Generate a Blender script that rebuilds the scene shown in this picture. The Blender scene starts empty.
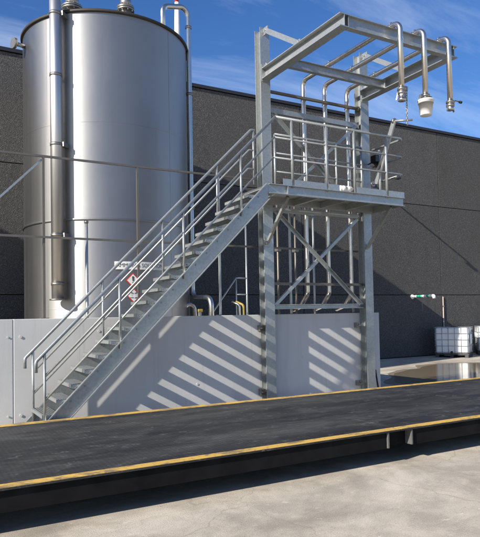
import bpy, bmesh, math, random
from mathutils import Vector, Matrix
random.seed(7)
SC = bpy.context.scene
COL = SC.collection
R = math.radians

# ---------------------------------------------------------------- camera
EYE = 1.70
F_PX, CX, CY = 593.73, 240.0, 295.1            # calibrated on the 480 x 537 picture
YAW, PITCH, ROLL = R(29.2755), R(1.9901), R(-1.0893)
fwd = Vector((math.sin(YAW)*math.cos(PITCH), math.cos(YAW)*math.cos(PITCH), math.sin(PITCH)))
r0 = Vector((math.cos(YAW), -math.sin(YAW), 0)); u0 = r0.cross(fwd)
rgt = r0*math.cos(ROLL) + u0*math.sin(ROLL); upv = -r0*math.sin(ROLL) + u0*math.cos(ROLL)
cd = bpy.data.cameras.new('camera'); cam = bpy.data.objects.new('camera', cd); COL.objects.link(cam)
M4 = Matrix.Identity(4)
for i in range(3):
    M4[i][0] = rgt[i]; M4[i][1] = upv[i]; M4[i][2] = -fwd[i]
M4[2][3] = EYE
cam.matrix_world = M4
cd.sensor_fit = 'HORIZONTAL'; cd.sensor_width = 36.0; cd.lens = 36.0*F_PX/480.0
cd.shift_y = (CY-268.5)/480.0
cd.clip_start = 0.1; cd.clip_end = 3000
SC.camera = cam

# ---------------------------------------------------------------- sky, sun, exposure
SUN = Vector((4.1, 1.0, -2.27)).normalized()    # the way the light travels
sun_el = math.asin(-SUN.z); sun_az = math.atan2(-SUN.x, -SUN.y)
W = bpy.data.worlds.new('World'); SC.world = W; W.use_nodes = True
nt = W.node_tree; nt.nodes.clear()
def N(t, **k):
    n = nt.nodes.new(t)
    for a, b in k.items(): setattr(n, a, b)
    return n
out = N('ShaderNodeOutputWorld'); bg = N('ShaderNodeBackground'); bg.inputs[1].default_value = 0.088
sky = N('ShaderNodeTexSky', sky_type='NISHITA'); sky.sun_disc = False
sky.sun_elevation = sun_el; sky.sun_rotation = sun_az % (2*math.pi)
sky.air_density = 1.0; sky.dust_density = 0.5; sky.ozone_density = 4.0; sky.altitude = 0
tc = N('ShaderNodeTexCoord'); sep = N('ShaderNodeSeparateXYZ')
nt.links.new(tc.outputs['Generated'], sep.inputs[0])
zc = N('ShaderNodeMath', operation='MAXIMUM'); zc.inputs[1].default_value = 0.0
nt.links.new(sep.outputs[2], zc.inputs[0])
za = N('ShaderNodeMath', operation='ADD'); za.inputs[1].default_value = 0.12
nt.links.new(zc.outputs[0], za.inputs[0])
dv = N('ShaderNodeVectorMath', operation='DIVIDE'); cb = N('ShaderNodeCombineXYZ')
for i in range(3): nt.links.new(za.outputs[0], cb.inputs[i])
nt.links.new(tc.outputs['Generated'], dv.inputs[0]); nt.links.new(cb.outputs[0], dv.inputs[1])
mp = N('ShaderNodeMapping'); mp.inputs['Rotation'].default_value = (0, 0, R(-24)); mp.inputs['Scale'].default_value = (0.55, 2.0, 0.0)
mp.inputs['Location'].default_value = (3.3, 1.2, 0)
nt.links.new(dv.outputs[0], mp.inputs[0])
nz = N('ShaderNodeTexNoise'); nz.inputs['Scale'].default_value = 1.5; nz.inputs['Detail'].default_value = 9; nz.inputs['Roughness'].default_value = 0.62; nz.inputs['Distortion'].default_value = 0.5
nt.links.new(mp.outputs[0], nz.inputs['Vector'])
cr = N('ShaderNodeValToRGB'); cr.color_ramp.elements[0].position = 0.45; cr.color_ramp.elements[0].color = (0, 0, 0, 1)
cr.color_ramp.elements[1].position = 0.80; cr.color_ramp.elements[1].color = (0.42, 0.42, 0.42, 1)
nt.links.new(nz.outputs[0], cr.inputs[0])
# low bank of cloud all round the horizon
nz2 = N('ShaderNodeTexNoise'); nz2.inputs['Scale'].default_value = 3.2; nz2.inputs['Detail'].default_value = 8
mp2 = N('ShaderNodeMapping'); mp2.inputs['Scale'].default_value = (1, 1, 3.0)
nt.links.new(tc.outputs['Generated'], mp2.inputs[0]); nt.links.new(mp2.outputs[0], nz2.inputs['Vector'])
band = N('ShaderNodeMapRange'); band.inputs['From Min'].default_value = 0.33; band.inputs['From Max'].default_value = 0.12
band.inputs['To Min'].default_value = -0.25; band.inputs['To Max'].default_value = 0.08
nt.links.new(zc.outputs[0], band.inputs['Value'])
ad = N('ShaderNodeMath', operation='ADD'); nt.links.new(nz2.outputs[0], ad.inputs[0]); nt.links.new(band.outputs[0], ad.inputs[1])
cr2 = N('ShaderNodeValToRGB'); cr2.color_ramp.elements[0].position = 0.46; cr2.color_ramp.elements[0].color = (0, 0, 0, 1)
cr2.color_ramp.elements[1].position = 0.78; cr2.color_ramp.elements[1].color = (0.85, 0.85, 0.85, 1)
nt.links.new(ad.outputs[0], cr2.inputs[0])
mxm = N('ShaderNodeMath', operation='MAXIMUM'); nt.links.new(cr.outputs[0], mxm.inputs[0]); nt.links.new(cr2.outputs[0], mxm.inputs[1])
hs = N('ShaderNodeHueSaturation'); hs.inputs['Saturation'].default_value = 1.22; hs.inputs['Hue'].default_value = 0.511
nt.links.new(sky.outputs[0], hs.inputs['Color'])
mix = N('ShaderNodeMix', data_type='RGBA'); mix.inputs['B'].default_value = (5.6, 6.6, 8.2, 1)
nt.links.new(mxm.outputs[0], mix.inputs['Factor']); nt.links.new(hs.outputs[0], mix.inputs['A'])
nt.links.new(mix.outputs['Result'], bg.inputs[0]); nt.links.new(bg.outputs[0], out.inputs[0])

sl = bpy.data.lights.new('sun', 'SUN'); sl.energy = 5.0; sl.angle = R(0.53); sl.color = (1.0, 0.93, 0.82)
so = bpy.data.objects.new('sun', sl); COL.objects.link(so); so.location = (-40, -12, 30)
so.rotation_euler = SUN.to_track_quat('-Z', 'Y').to_euler()
SC.view_settings.view_transform = 'Standard'; SC.view_settings.look = 'None'
SC.view_settings.exposure = 0.78; SC.view_settings.gamma = 1.0; SC.view_settings.use_curve_mapping = False
SC.cycles.max_bounces = 8

# ---------------------------------------------------------------- helpers
def ray(x, y):
    d = rgt*((x-CX)/F_PX) - upv*((y-CY)/F_PX) + fwd
    return d
def onY(x, y, Y):
    d = ray(x, y); t = Y/d.y; return Vector((d.x*t, Y, EYE+d.z*t))
def onX(x, y, X):
    d = ray(x, y); t = X/d.x; return Vector((X, d.y*t, EYE+d.z*t))

BASE = {}
class MB:
    def __init__(s): s.v = []; s.f = []; s.sm = []
    def add(s, vs, fs, smooth=False):
        b = len(s.v); s.v += [Vector(p) for p in vs]
        for f in fs: s.f.append([b+i for i in f]); s.sm.append(smooth)
        return s
    def box(s, x0, x1, y0, y1, z0, z1):
        return s.add([(x0,y0,z0),(x1,y0,z0),(x1,y1,z0),(x0,y1,z0),(x0,y0,z1),(x1,y0,z1),(x1,y1,z1),(x0,y1,z1)],
                     [(0,3,2,1),(4,5,6,7),(0,1,5,4),(1,2,6,5),(2,3,7,6),(3,0,4,7)])
    def ext(s, prof, p0, p1, side, up):
        """sweep the 2-D outline prof (side, up) straight from p0 to p1"""
        p0, p1, side, up = Vector(p0), Vector(p1), Vector(side), Vector(up); n = len(prof)
        vs = [p0+side*a+up*b for a, b in prof] + [p1+side*a+up*b for a, b in prof]
        fs = [(i, (i+1) % n, n+(i+1) % n, n+i) for i in range(n)] + [tuple(reversed(range(n))), tuple(range(n, 2*n))]
        return s.add(vs, fs)
    def bar(s, p0, p1, w, h, up=(0, 0, 1)):
        p0, p1 = Vector(p0), Vector(p1); d = (p1-p0).normalized(); sd = d.cross(Vector(up)).normalized(); u = sd.cross(d)
        return s.ext([(-w/2,-h/2),(w/2,-h/2),(w/2,h/2),(-w/2,h/2)], p0, p1, sd, u)
    def ibeam(s, p0, p1, h, b, tw, tf, up=(0, 0, 1)):
        p0, p1 = Vector(p0), Vector(p1); d = (p1-p0).normalized(); sd = d.cross(Vector(up)).normalized(); u = sd.cross(d)
        H, B, T = h/2, b/2, tw/2; i = H-tf
        pr = [(-B,-H),(B,-H),(B,-i),(T,-i),(T,i),(B,i),(B,H),(-B,H),(-B,i),(-T,i),(-T,-i),(-B,-i)]
        return s.ext(pr, p0, p1, sd, u)
    def angle(s, p0, p1, a, t, side, up):
        return s.ext([(0,0),(a,0),(a,t),(t,t),(t,a),(0,a)], p0, p1, side, up)
    def tube(s, pts, r, n=12, cap=True):
        pts = [Vector(p) for p in pts]; m = len(pts); rings = []
        t0 = (pts[1]-pts[0]).normalized()
        nrm = t0.orthogonal().normalized()
        for i, p in enumerate(pts):
            if i == 0: t = t0
            elif i == m-1: t = (pts[-1]-pts[-2]).normalized()
            else: t = ((pts[i+1]-p).normalized()+(p-pts[i-1]).normalized()).normalized()
            nrm = (nrm - t*nrm.dot(t)).normalized(); bn = t.cross(nrm)
            rr = r[i] if isinstance(r, (list, tuple)) else r
            rings.append([p+nrm*rr*math.cos(2*math.pi*k/n)+bn*rr*math.sin(2*math.pi*k/n) for k in range(n)])
        vs = [v for g in rings for v in g]
        fs = [(i*n+k, i*n+(k+1) % n, (i+1)*n+(k+1) % n, (i+1)*n+k) for i in range(m-1) for k in range(n)]
        s.add(vs, fs, True)
        if cap:
            b = len(s.v)-len(vs)
            s.f.append([b+k for k in reversed(range(n))]); s.sm.append(False)
            s.f.append([b+(m-1)*n+k for k in range(n)]); s.sm.append(False)
        return s
    def lathe(s, c, prof, n=48, smooth=True, a0=0.0, a1=2*math.pi):
        """turn the outline prof [(radius, z)...] about the vertical axis through c"""
        full = abs(a1-a0-2*math.pi) < 1e-6; k = n if full else n+1; m = len(prof)
        vs = [Vector((c[0]+r*math.cos(a0+(a1-a0)*j/n), c[1]+r*math.sin(a0+(a1-a0)*j/n), c[2]+z)) for r, z in prof for j in range(k)]
        fs = []
        for i in range(m-1):
            for j in range(n):
                j2 = (j+1) % k
                fs.append((i*k+j, i*k+j2, (i+1)*k+j2, (i+1)*k+j))
        return s.add(vs, fs, smooth)
    def disc(s, c, ax, r, t, n=16):
        ax = Vector(ax).normalized(); c = Vector(c)
        return s.tube([c-ax*t/2, c+ax*t/2], r, n)
    def sharp(s, c, r):
        return s
    def build(s, name, mat, parent=None, kind=None, bevel=0.0, label=None):
        o = Vector(BASE.get(parent.name, (0, 0, 0))) if parent else Vector((0, 0, 0))
        me = bpy.data.meshes.new(name)
        me.from_pydata([tuple(v-o) for v in s.v], [], s.f)
        me.polygons.foreach_set('use_smooth', s.sm); me.validate()
        bm = bmesh.new(); bm.from_mesh(me); bmesh.ops.recalc_face_normals(bm, faces=bm.faces); bm.to_mesh(me); bm.free()
        me.materials.append(mat)
        ob = bpy.data.objects.new(name, me); COL.objects.link(ob)
        if parent: ob.parent = parent; BASE[ob.name] = o
        if kind: ob['kind'] = kind
        if label: ob['label'] = label
        if bevel:
            b = ob.modifiers.new('bevel', 'BEVEL'); b.width = bevel; b.segments = 2; b.limit_method = 'ANGLE'
        return ob
def thing(name, label, cat, loc=(0, 0, 0), group=None):
    o = bpy.data.objects.new(name, None); COL.objects.link(o); o.location = loc; o.empty_display_size = 0.2
    o['label'] = label; o['category'] = cat
    if group: o['group'] = group
    BASE[o.name] = Vector(loc)
    return o
def clone(src, parent, name=None, delta=(0, 0, 0)):
    c = src.copy(); c.name = name or src.name.split('.')[0]; COL.objects.link(c); c.parent = parent; c.location = Vector(src.location)+Vector(delta)
    return c
def fillet(pts, r, n=6):
    pts = [Vector(p) for p in pts]; o = [pts[0]]
    for a, b, c in zip(pts, pts[1:], pts[2:]):
        d0 = (a-b).normalized(); d1 = (c-b).normalized(); ang = d0.angle(d1); t = min(r/math.tan(ang/2), (a-b).length*.49, (c-b).length*.49)
        rr = t*math.tan(ang/2); ctr = b+(d0+d1).normalized()*(rr/math.sin(ang/2))
        s, e = b+d0*t-ctr, b+d1*t-ctr
        th = s.angle(e)
        for k in range(n+1):
            q = k/n; o.append(ctr+(s*math.sin((1-q)*th)+e*math.sin(q*th))/math.sin(th))
    return o+[pts[-1]]

# ---------------------------------------------------------------- materials
class Mat:
    def __init__(s, name):
        s.m = bpy.data.materials.new(name); s.m.use_nodes = True; s.t = s.m.node_tree
        s.b = s.t.nodes['Principled BSDF']; s.co = s.t.nodes.new('ShaderNodeTexCoord')
    def n(s, t, **k):
        x = s.t.nodes.new(t)
        for a, b in k.items(): setattr(x, a, b)
        return x
    def l(s, a, b): s.t.links.new(a, b)
    def geo(s):
        g = s.n('ShaderNodeNewGeometry'); return g.outputs['Position']
    def noise(s, scale, detail=6, rough=.55, vscale=(1, 1, 1), dist=0, rot=(0, 0, 0)):
        mp = s.n('ShaderNodeMapping'); mp.inputs['Scale'].default_value = vscale; mp.inputs['Rotation'].default_value = rot
        s.l(s.geo(), mp.inputs[0])
        x = s.n('ShaderNodeTexNoise'); x.inputs['Scale'].default_value = scale; x.inputs['Detail'].default_value = detail
        x.inputs['Roughness'].default_value = rough; x.inputs['Distortion'].default_value = dist
        s.l(mp.outputs[0], x.inputs['Vector']); return x.outputs[0]
    def vor(s, scale, vscale=(1, 1, 1), feature='F1', out='Color'):
        mp = s.n('ShaderNodeMapping'); mp.inputs['Scale'].default_value = vscale; s.l(s.geo(), mp.inputs[0])
        x = s.n('ShaderNodeTexVoronoi', feature=feature); x.inputs['Scale'].default_value = scale; s.l(mp.outputs[0], x.inputs['Vector']); return x.outputs[out]
    def ramp(s, fac, *stops):
        r = s.n('ShaderNodeValToRGB'); e = r.color_ramp.elements
        while len(e) < len(stops): e.new(0.5)
        for q, (p, c) in zip(e, stops):
            q.position = p; q.color = (*c, 1) if isinstance(c, tuple) else (c, c, c, 1)
        s.l(fac, r.inputs[0]); return r.outputs[0]
    def mix(s, fac, a, b, mode='MIX'):
        x = s.n('ShaderNodeMix', data_type='RGBA', blend_type=mode)
        for sock, v in ((x.inputs['Factor'], fac), (x.inputs['A'], a), (x.inputs['B'], b)):
            if hasattr(v, 'links'): s.l(v, sock)
            else: sock.default_value = v if not isinstance(v, tuple) else (*v, 1)[:4]
        return x.outputs['Result']
    def col(s, v):
        if hasattr(v, 'links'): s.l(v, s.b.inputs['Base Color'])
        else: s.b.inputs['Base Color'].default_value = (*v, 1)
        return s
    def rough(s, v):
        if hasattr(v, 'links'): s.l(v, s.b.inputs['Roughness'])
        else: s.b.inputs['Roughness'].default_value = v
        return s
    def metal(s, v): s.b.inputs['Metallic'].default_value = v; return s
    def bump(s, h, strength=.3, dist=.01):
        b = s.n('ShaderNodeBump'); b.inputs['Strength'].default_value = strength; b.inputs['Distance'].default_value = dist
        s.l(h, b.inputs['Height']); s.l(b.outputs[0], s.b.inputs['Normal']); return s

def galvanised():
    m = Mat('galvanised_steel')
    sp = m.vor(38); blot = m.noise(2.2, 5); g = m.n('ShaderNodeRGBToBW'); m.l(sp, g.inputs[0])
    spk = m.ramp(g.outputs[0], (0.2, (.33, .35, .35)), (.8, (.39, .41, .41)))
    gc = m.mix(m.ramp(blot, (.4, 0.0), (.75, .45)), spk, (.29, .31, .31)); oi = m.n('ShaderNodeObjectInfo'); gc = m.mix(.35, gc, m.ramp(oi.outputs['Random'], (0.0, .36), (1.0, .66)), 'OVERLAY')
    run = m.noise(9, 7, .7, (1, 1, .12)); m.col(m.mix(m.ramp(run, (.56, 0.0), (.74, .4)), gc, (.50, .51, .50)))
    m.rough(m.ramp(blot, (.3, .34), (.7, .46))).metal(.68); m.bump(g.outputs[0], .05, .002)
    return m.m
def stainless(name, base, r0, r1, vs, brushed=False):
    m = Mat(name); st = m.noise(6, 8, .7, vs); bl = m.noise(.8, 5, .6); dr = m.noise(3.0, 7, .7, (1, 1, .10) if brushed else vs)
    c = m.mix(m.ramp(bl, (.35, 0.0), (.75, .5)), base, tuple(c*.80 for c in base))
    c = m.mix(m.ramp(dr, (.55, 0.0), (.72, .35)), c, tuple(x*.72 for x in base))
    m.col(c)
    m.rough(m.ramp(st, (.3, r0), (.7, r1))).metal(1.0)
    if brushed:
        tg = m.n('ShaderNodeTangent', direction_type='RADIAL', axis='Z'); m.l(tg.outputs[0], m.b.inputs['Tangent'])
        m.b.inputs['Anisotropic'].default_value = .55; m.b.inputs['Anisotropic Rotation'].default_value = .25
        dent = m.noise(.9, 3, .5, (1, 1, .5)); m.bump(m.mix(.15, dent, st), .10, .03)
    else: m.bump(st, .04, .004)
    return m.m
def plain(name, c, r=.6, metal=0.0, var=.12, scale=6):
    m = Mat(name); n = m.noise(scale, 6)
    m.col(m.mix(m.ramp(n, (.3, 0.0), (.75, 1.0)), c, tuple(max(0, x*(1-var*2)) for x in c))).rough(m.ramp(n, (.3, r*.85), (.7, min(1, r*1.15)))).metal(metal)
    return m.m
def wallpaint():
    m = Mat('grey_wall_paint'); a = m.noise(.9, 7, .6); drip = m.noise(5, 6, .6, (1, 1, .08)); sp = m.noise(60, 3)
    c = m.mix(m.ramp(a, (.35, 0.0), (.7, 1.0)), (.56, .555, .54), (.49, .487, .475))
    c = m.mix(m.ramp(drip, (.55, 0.0), (.8, .35)), c, (.36, .355, .34))
    sr = m.noise(13, 6, .7, (1, 1, .035)); c = m.mix(m.ramp(sr, (.58, 0.0), (.70, .30)), c, (.33, .32, .30)); pit = m.vor(7, out='Distance'); c = m.mix(m.ramp(pit, (.02, .5), (.05, 0.0)), c, (.36, .35, .33))
    m.col(c).rough(.62); m.bump(m.mix(.5, sp, a), .2, .006); return m.m
def aggregate():
    m = Mat('exposed_aggregate')
    v = m.vor(52); g = m.n('ShaderNodeRGBToBW'); m.l(v, g.inputs[0])
    stone = m.ramp(g.outputs[0], (.15, (.034, .033, .032)), (.5, (.068, .066, .063)), (.80, (.096, .093, .089)), (.97, (.185, .18, .172)))
    big = m.noise(.35, 5); stain = m.noise(1.6, 6, .6, (1, 1, .25))
    c = m.mix(m.ramp(big, (.35, 0.0), (.7, .45)), stone, (.058, .054, .049)); c = m.mix(m.ramp(stain, (.5, 0.0), (.8, .35)), c, (.035, .033, .030))
    oi = m.n('ShaderNodeObjectInfo'); c = m.mix(.30, c, m.ramp(oi.outputs['Random'], (0.0, .30), (1.0, .70)), 'OVERLAY')
    m.col(c).rough(.9); d = m.vor(52, out='Distance'); m.bump(d, .6, .010); return m.m
def concrete():
    m = Mat('concrete_ground')
    a = m.noise(.55, 9, .68, dist=.6); b = m.noise(2.6, 9, .72, dist=.3); f = m.noise(85, 4, .6); st = m.noise(1.0, 7, .62, (.4, 1, 1), 1.0, (0, 0, R(14))); w = m.noise(11, 8, .75, (.6, 1, 1))
    c = m.mix(m.ramp(a, (.38, 0.0), (.58, 1.0)), (.53, .475, .388), (.35, .31, .25))
    c = m.mix(m.ramp(b, (.46, 0.0), (.70, .7)), c, (.60, .53, .425))
    c = m.mix(m.ramp(st, (.50, 0.0), (.66, .75)), c, (.225, .197, .158))
    c = m.mix(m.ramp(w, (.59, 0.0), (.70, .7)), c, (.70, .64, .54))
    c = m.mix(m.ramp(f, (.34, .45), (.5, 0.0)), c, (.15, .135, .115))
    v = m.vor(3.3, out='Distance'); c = m.mix(m.ramp(v, (.018, .8), (.034, 0.0)), c, (.10, .085, .07))
    ck = m.n('ShaderNodeTexVoronoi', feature='DISTANCE_TO_EDGE'); ck.inputs['Scale'].default_value = .55
    wv = m.n('ShaderNodeVectorMath', operation='MULTIPLY_ADD'); nzv = m.n('ShaderNodeTexNoise'); nzv.inputs['Scale'].default_value = 2.2; nzv.inputs['Detail'].default_value = 7
    gp_ = m.geo(); m.l(gp_, nzv.inputs['Vector']); m.l(nzv.outputs['Color'], wv.inputs[0]); wv.inputs[1].default_value = (.45, .45, 0); m.l(gp_, wv.inputs[2]); m.l(wv.outputs[0], ck.inputs['Vector'])
    c = m.mix(m.ramp(ck.outputs['Distance'], (.0008, .38), (.0026, 0.0)), c, (.17, .145, .115))
    v2 = m.vor(5.7, out='Distance'); c = m.mix(m.ramp(v2, (.02, .8), (.04, 0.0)), c, (.66, .63, .58))
    m.col(c).rough(m.ramp(a, (.3, .88), (.7, .72))); h = m.mix(.5, b, f); m.bump(h, .5, .012); return m.m
def deckmat():
    m = Mat('weighbridge_deck')
    a = m.noise(1.1, 9, .70, (.40, 1.4, 1), .5); b = m.noise(2.8, 9, .75, (.55, 1.25, 1), .4); f = m.noise(90, 3); sp = m.noise(9, 8, .75, (.7, 1.1, 1))
    c = m.mix(m.ramp(a, (.36, 0.0), (.66, 1.0)), (.011, .012, .013), (.033, .033, .033))
    c = m.mix(m.ramp(b, (.49, 0.0), (.74, .6)), c, (.10, .098, .094))
    c = m.mix(m.ramp(sp, (.58, 0.0), (.72, .7)), c, (.22, .215, .20))
    sy = m.n('ShaderNodeSeparateXYZ'); m.l(m.geo(), sy.inputs[0]); wt = m.noise(1.6, 8, .72, (.3, 1, 1))
    for yc in (5.75, 7.35):
        df = m.n('ShaderNodeMath', operation='SUBTRACT'); df.inputs[1].default_value = yc; m.l(sy.outputs[1], df.inputs[0]); ab = m.n('ShaderNodeMath', operation='ABSOLUTE'); m.l(df.outputs[0], ab.inputs[0])
        pm = m.n('ShaderNodeMath', operation='MULTIPLY'); m.l(m.ramp(ab.outputs[0], (.12, 1.0), (.48, 0.0)), pm.inputs[0]); m.l(m.ramp(wt, (.42, 0.0), (.66, .75)), pm.inputs[1]); c = m.mix(pm.outputs[0], c, (.085, .083, .079))
    # raised tread pattern
    mp = m.n('ShaderNodeMapping'); mp.inputs['Rotation'].default_value = (0, 0, R(45)); m.l(m.geo(), mp.inputs[0])
    ck = m.n('ShaderNodeTexChecker'); ck.inputs['Scale'].default_value = 30; m.l(mp.outputs[0], ck.inputs[0])
    c = m.mix(.20, c, ck.outputs[0], 'OVERLAY')
    m.col(c).rough(m.ramp(a, (.3, .55), (.7, .75))); m.b.inputs['Specular IOR Level'].default_value = .3
    h = m.mix(.35, ck.outputs[1], f); m.bump(h, .35, .004); return m.m
def yellow():
    m = Mat('yellow_line_paint'); a = m.noise(7, 8, .7, (.5, 1, 1)); b = m.noise(1.2, 5)
    c = m.mix(m.ramp(b, (.35, 0.0), (.7, 1.0)), (.62, .385, .07), (.50, .32, .085)); c = m.mix(m.ramp(a, (.50, 0.0), (.60, .85)), c, (.15, .12, .08)); d2 = m.noise(30, 6, .7); c = m.mix(m.ramp(d2, (.56, 0.0), (.66, .7)), c, (.09, .08, .065))
    m.col(c).rough(.55); return m.m
def bottle():
    m = Mat('milky_plastic'); n = m.noise(3, 4); m.col(m.mix(m.ramp(n, (.3, 0.0), (.7, 1.0)), (.80, .81, .80), (.70, .72, .72))).rough(.4)
    m.b.inputs['Subsurface Weight'].default_value = .1; return m.m
def water():
    m = Mat('puddle_water'); n = m.noise(5, 3); m.col((.20, .165, .11)).rough(.10); m.b.inputs['IOR'].default_value = 1.33; m.bump(n, .06, .004); return m.m
def glass_lens():
    m = Mat('lamp_lens'); n = m.noise(8, 2); m.col(m.ramp(n, (.3, .03), (.7, .06))).rough(.12); return m.m

G = galvanised(); WALL = wallpaint(); AGG = aggregate(); CON = concrete(); DECK = deckmat(); YEL = yellow()
TANKM = stainless('brushed_tank_steel', (.375, .372, .366), .47, .52, (1, 1, .06), True); STACKM = stainless('vent_pipe_steel', (.62, .61, .59), .40, .46, (1, 1, .1))
PIPE = stainless('stainless_pipe', (.60, .57, .53), .22, .36, (1, 1, 1)); CLAMP = plain('dull_clamp_steel', (.36, .34, .31), .4, .9)
RIM = plain('dark_rim', (.04, .034, .03), .6, .2); BLACK = plain('black_paint', (.010, .010, .011), .8, 0, .3, 3); RUBBER = plain('black_rubber', (.015, .015, .016), .75)
BLACK.node_tree.nodes['Principled BSDF'].inputs['Specular IOR Level'].default_value = .12
COPE = plain('dark_roof_flashing', (.035, .035, .04), .45, .3); WHITE = plain('white_paint', (.78, .78, .76), .5); RED = plain('red_paint', (.62, .05, .04), .5)
GREEN = plain('green_stripe_paint', (.02, .42, .24), .5); BLUE = plain('blue_plastic', (.03, .09, .30), .4); YV = plain('yellow_valve_paint', (.30, .22, .04), .5)
DAMP = plain('damp_concrete', (.24, .205, .155), .5, 0, .2, 5); BOT = bottle(); CAGE = plain('cage_steel', (.42, .44, .45), .42, .8); PALLET = plain('pallet_steel', (.06, .06, .065), .6, .3); WATER = water(); LENS = glass_lens()
BROWN = plain('weathered_steel_tube', (.19, .172, .15), .5, .6); INK = plain('black_print', (.06, .06, .06), .6); SKYL = plain('skylight_plastic', (.75, .76, .77), .35)
BUCKET = plain('white_bucket_plastic', (.80, .79, .76), .45, 0, .06); CLOTH = plain('pale_cloth', (.74, .71, .64), .9, 0, .1, 20); RUST = plain('dark_bracket_paint', (.13, .13, .125), .6, .2, .2, 20)
JOINT = plain('dark_joint_filler', (.05, .048, .045), .9); CONDUIT = plain('pinkish_conduit', (.42, .34, .31), .5)

# ---------------------------------------------------------------- ground and puddle
g = MB(); g.add([(-400, -400, 0), (400, -400, 0), (400, 400, 0), (-400, 400, 0)], [(0, 1, 2, 3)]); g.build('ground', CON, kind='structure')
pw = [(10.35, 10.75), (11.1, 11.6), (11.9, 12.45), (12.85, 12.95), (13.5, 13.1), (14.2, 13.55), (15.4, 13.75), (16.3, 13.2), (16.6, 12.2), (15.8, 11.1), (14.6, 10.2), (13.2, 9.4), (11.8, 9.2), (10.7, 9.7)]
pts = []
for k in range(len(pw)):                                          # smooth closed outline through the shore points
    p0_, p1_, p2_, p3_ = [Vector((*pw[(k+j) % len(pw)], .004)) for j in (-1, 0, 1, 2)]
    for q in range(4):
        t = q/4; v = .5*((2*p1_)+(p2_-p0_)*t+(2*p0_-5*p1_+4*p2_-p3_)*t*t+(3*p1_-p0_-3*p2_+p3_)*t*t*t)
        pts.append(v+Vector((random.uniform(-.03, .03), random.uniform(-.03, .03), 0)))
MB().add(pts, [tuple(range(len(pts)))]).build('puddle', WATER, kind='structure')
pc = sum(pts, Vector())/len(pts); dm = [Vector((pc.x+(p.x-pc.x)*(1.10+.05*math.sin(i*.9)+random.uniform(-.02, .02)), pc.y+(p.y-pc.y)*(1.14+.06*math.sin(i*.7)+random.uniform(-.02, .02)), .002)) for i, p in enumerate(pts)]
MB().add(dm, [tuple(range(len(dm)))]).build('damp_patch', DAMP, kind='structure')

# ---------------------------------------------------------------- factory building
YB, ROOF = 16.6, 8.965
bld = thing('factory_building', 'dark speckled precast concrete factory hall behind the steel tank', 'building', (12, YB, 0))
MB().box(-29.5, 54.5, YB+.16, YB+30, 0, ROOF-.12).build('core_wall', JOINT, bld)
xs = [-28.1, -21.45, -14.8, -8.15, -1.5, 5.15, 11.8, 18.46, 25.1, 31.8, 38.4, 45, 53]; zs = [.02, 2.37, 5.88, ROOF-.1]
for i in range(len(xs)-1):
    for j in range(3):
        MB().box(xs[i]+.012, xs[i+1]-.012, YB, YB+.16, zs[j]+.011, zs[j+1]-.011).build('panel', AGG, bld, bevel=.008)
MB().box(-29.6, 54.6, YB-.05, YB+.5, ROOF-.098, ROOF).build('roof_flashing', COPE, bld)
for x in (15.9, 21.4):                                            # small lifting sockets under the roof edge
    MB().disc((x, YB-.003, 8.55), (0, 1, 0), .07, .02).build('lifting_socket', JOINT, bld)
cp = MB().tube([(18.5, YB-.03, 2.30), (18.5, YB-.03, 1.15), (18.53, YB-.03, .2)], .022, 8); t = thing('cable_conduit', 'thin pinkish cable conduit running down the hall wall joint', 'conduit', (18.5, YB-.03, .2)); cp.build('tube', CONDUIT, t)
MB().box(18.46, 18.54, YB-.05, YB-.001, 1.9, 1.95).build('saddle_clip', CLAMP, t)
sk = thing('roof_skylight', 'white dome skylight on the flat hall roof beside the tank', 'skylight', (10.6, 20.6, ROOF-.12))
MB().box(9.9, 11.3, 20, 21.4, ROOF-.12, ROOF+.55).build('kerb', SKYL, sk, bevel=.02)
MB().lathe((10.6, 20.7, ROOF+.55), [(.68, 0), (.6, .22), (.4, .4), (.15, .48), (.005, .5)], 20).build('dome', SKYL, sk)
ma = thing('tapered_mast', 'white tapered mast with red top rising behind the tank', 'mast', (19.2, 43.9, 0))
MB().tube([(19.2, 43.9, 0), (19.2, 43.9, 24.3), (19.2, 43.9, 27.4)], [.5, .25, .17], 20).build('shaft', WHITE, ma)
MB().tube([(19.2, 43.9, 27.4), (19.2, 43.9, 30)], [.172, .13], 20).build('red_top', RED, ma)

# emergency shower on the wall
es = thing('emergency_shower', 'green and white striped shower arm fixed to the dark hall wall', 'shower', (16.86, YB, 2.3))
MB().disc((16.86, YB-.012, 2.30), (0, 1, 0), .09, .022).build('wall_flange', WHITE, es)
L = .98
for k in range(8):
    a, b = YB-.02-L*k/8, YB-.02-L*(k+1)/8
    MB().tube([(16.86, a, 2.30), (16.86, b, 2.30)], .055 if k % 2 else .054, 12).build('stripe', GREEN if k in (2, 3, 6) else WHITE, es)
MB().tube(fillet([(16.86, YB-.02-L, 2.30), (16.86, YB-.1-L, 2.30), (16.86, YB-.1-L, 2.2)], .06), .06, 12).build('shower_head', WHITE, es)
MB().tube([(16.86, YB-.5, 2.27), (16.86, YB-.5, 1.75)], .008, 6).build('pull_rod', CLAMP, es)
# lamp arm on the wall behind the platform
wl = thing('wall_lamp', 'slim steel lamp arm fixed to the hall wall behind the platform end', 'lamp', (15.0, YB, 6.2))
wp = onY(373, 184, YB)
MB().tube([wp, wp+Vector((0, -1.25, .02))], .035, 10).build('arm', CLAMP, wl)
MB().disc(wp+Vector((0, -.01, 0)), (0, 1, 0), .1, .02).build('wall_plate', CLAMP, wl)
MB().box(wp.x-.09, wp.x+.09, wp.y-1.36, wp.y-1.2, wp.z-.09, wp.z-.02).build('lamp_head', COPE, wl, bevel=.015)

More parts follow.
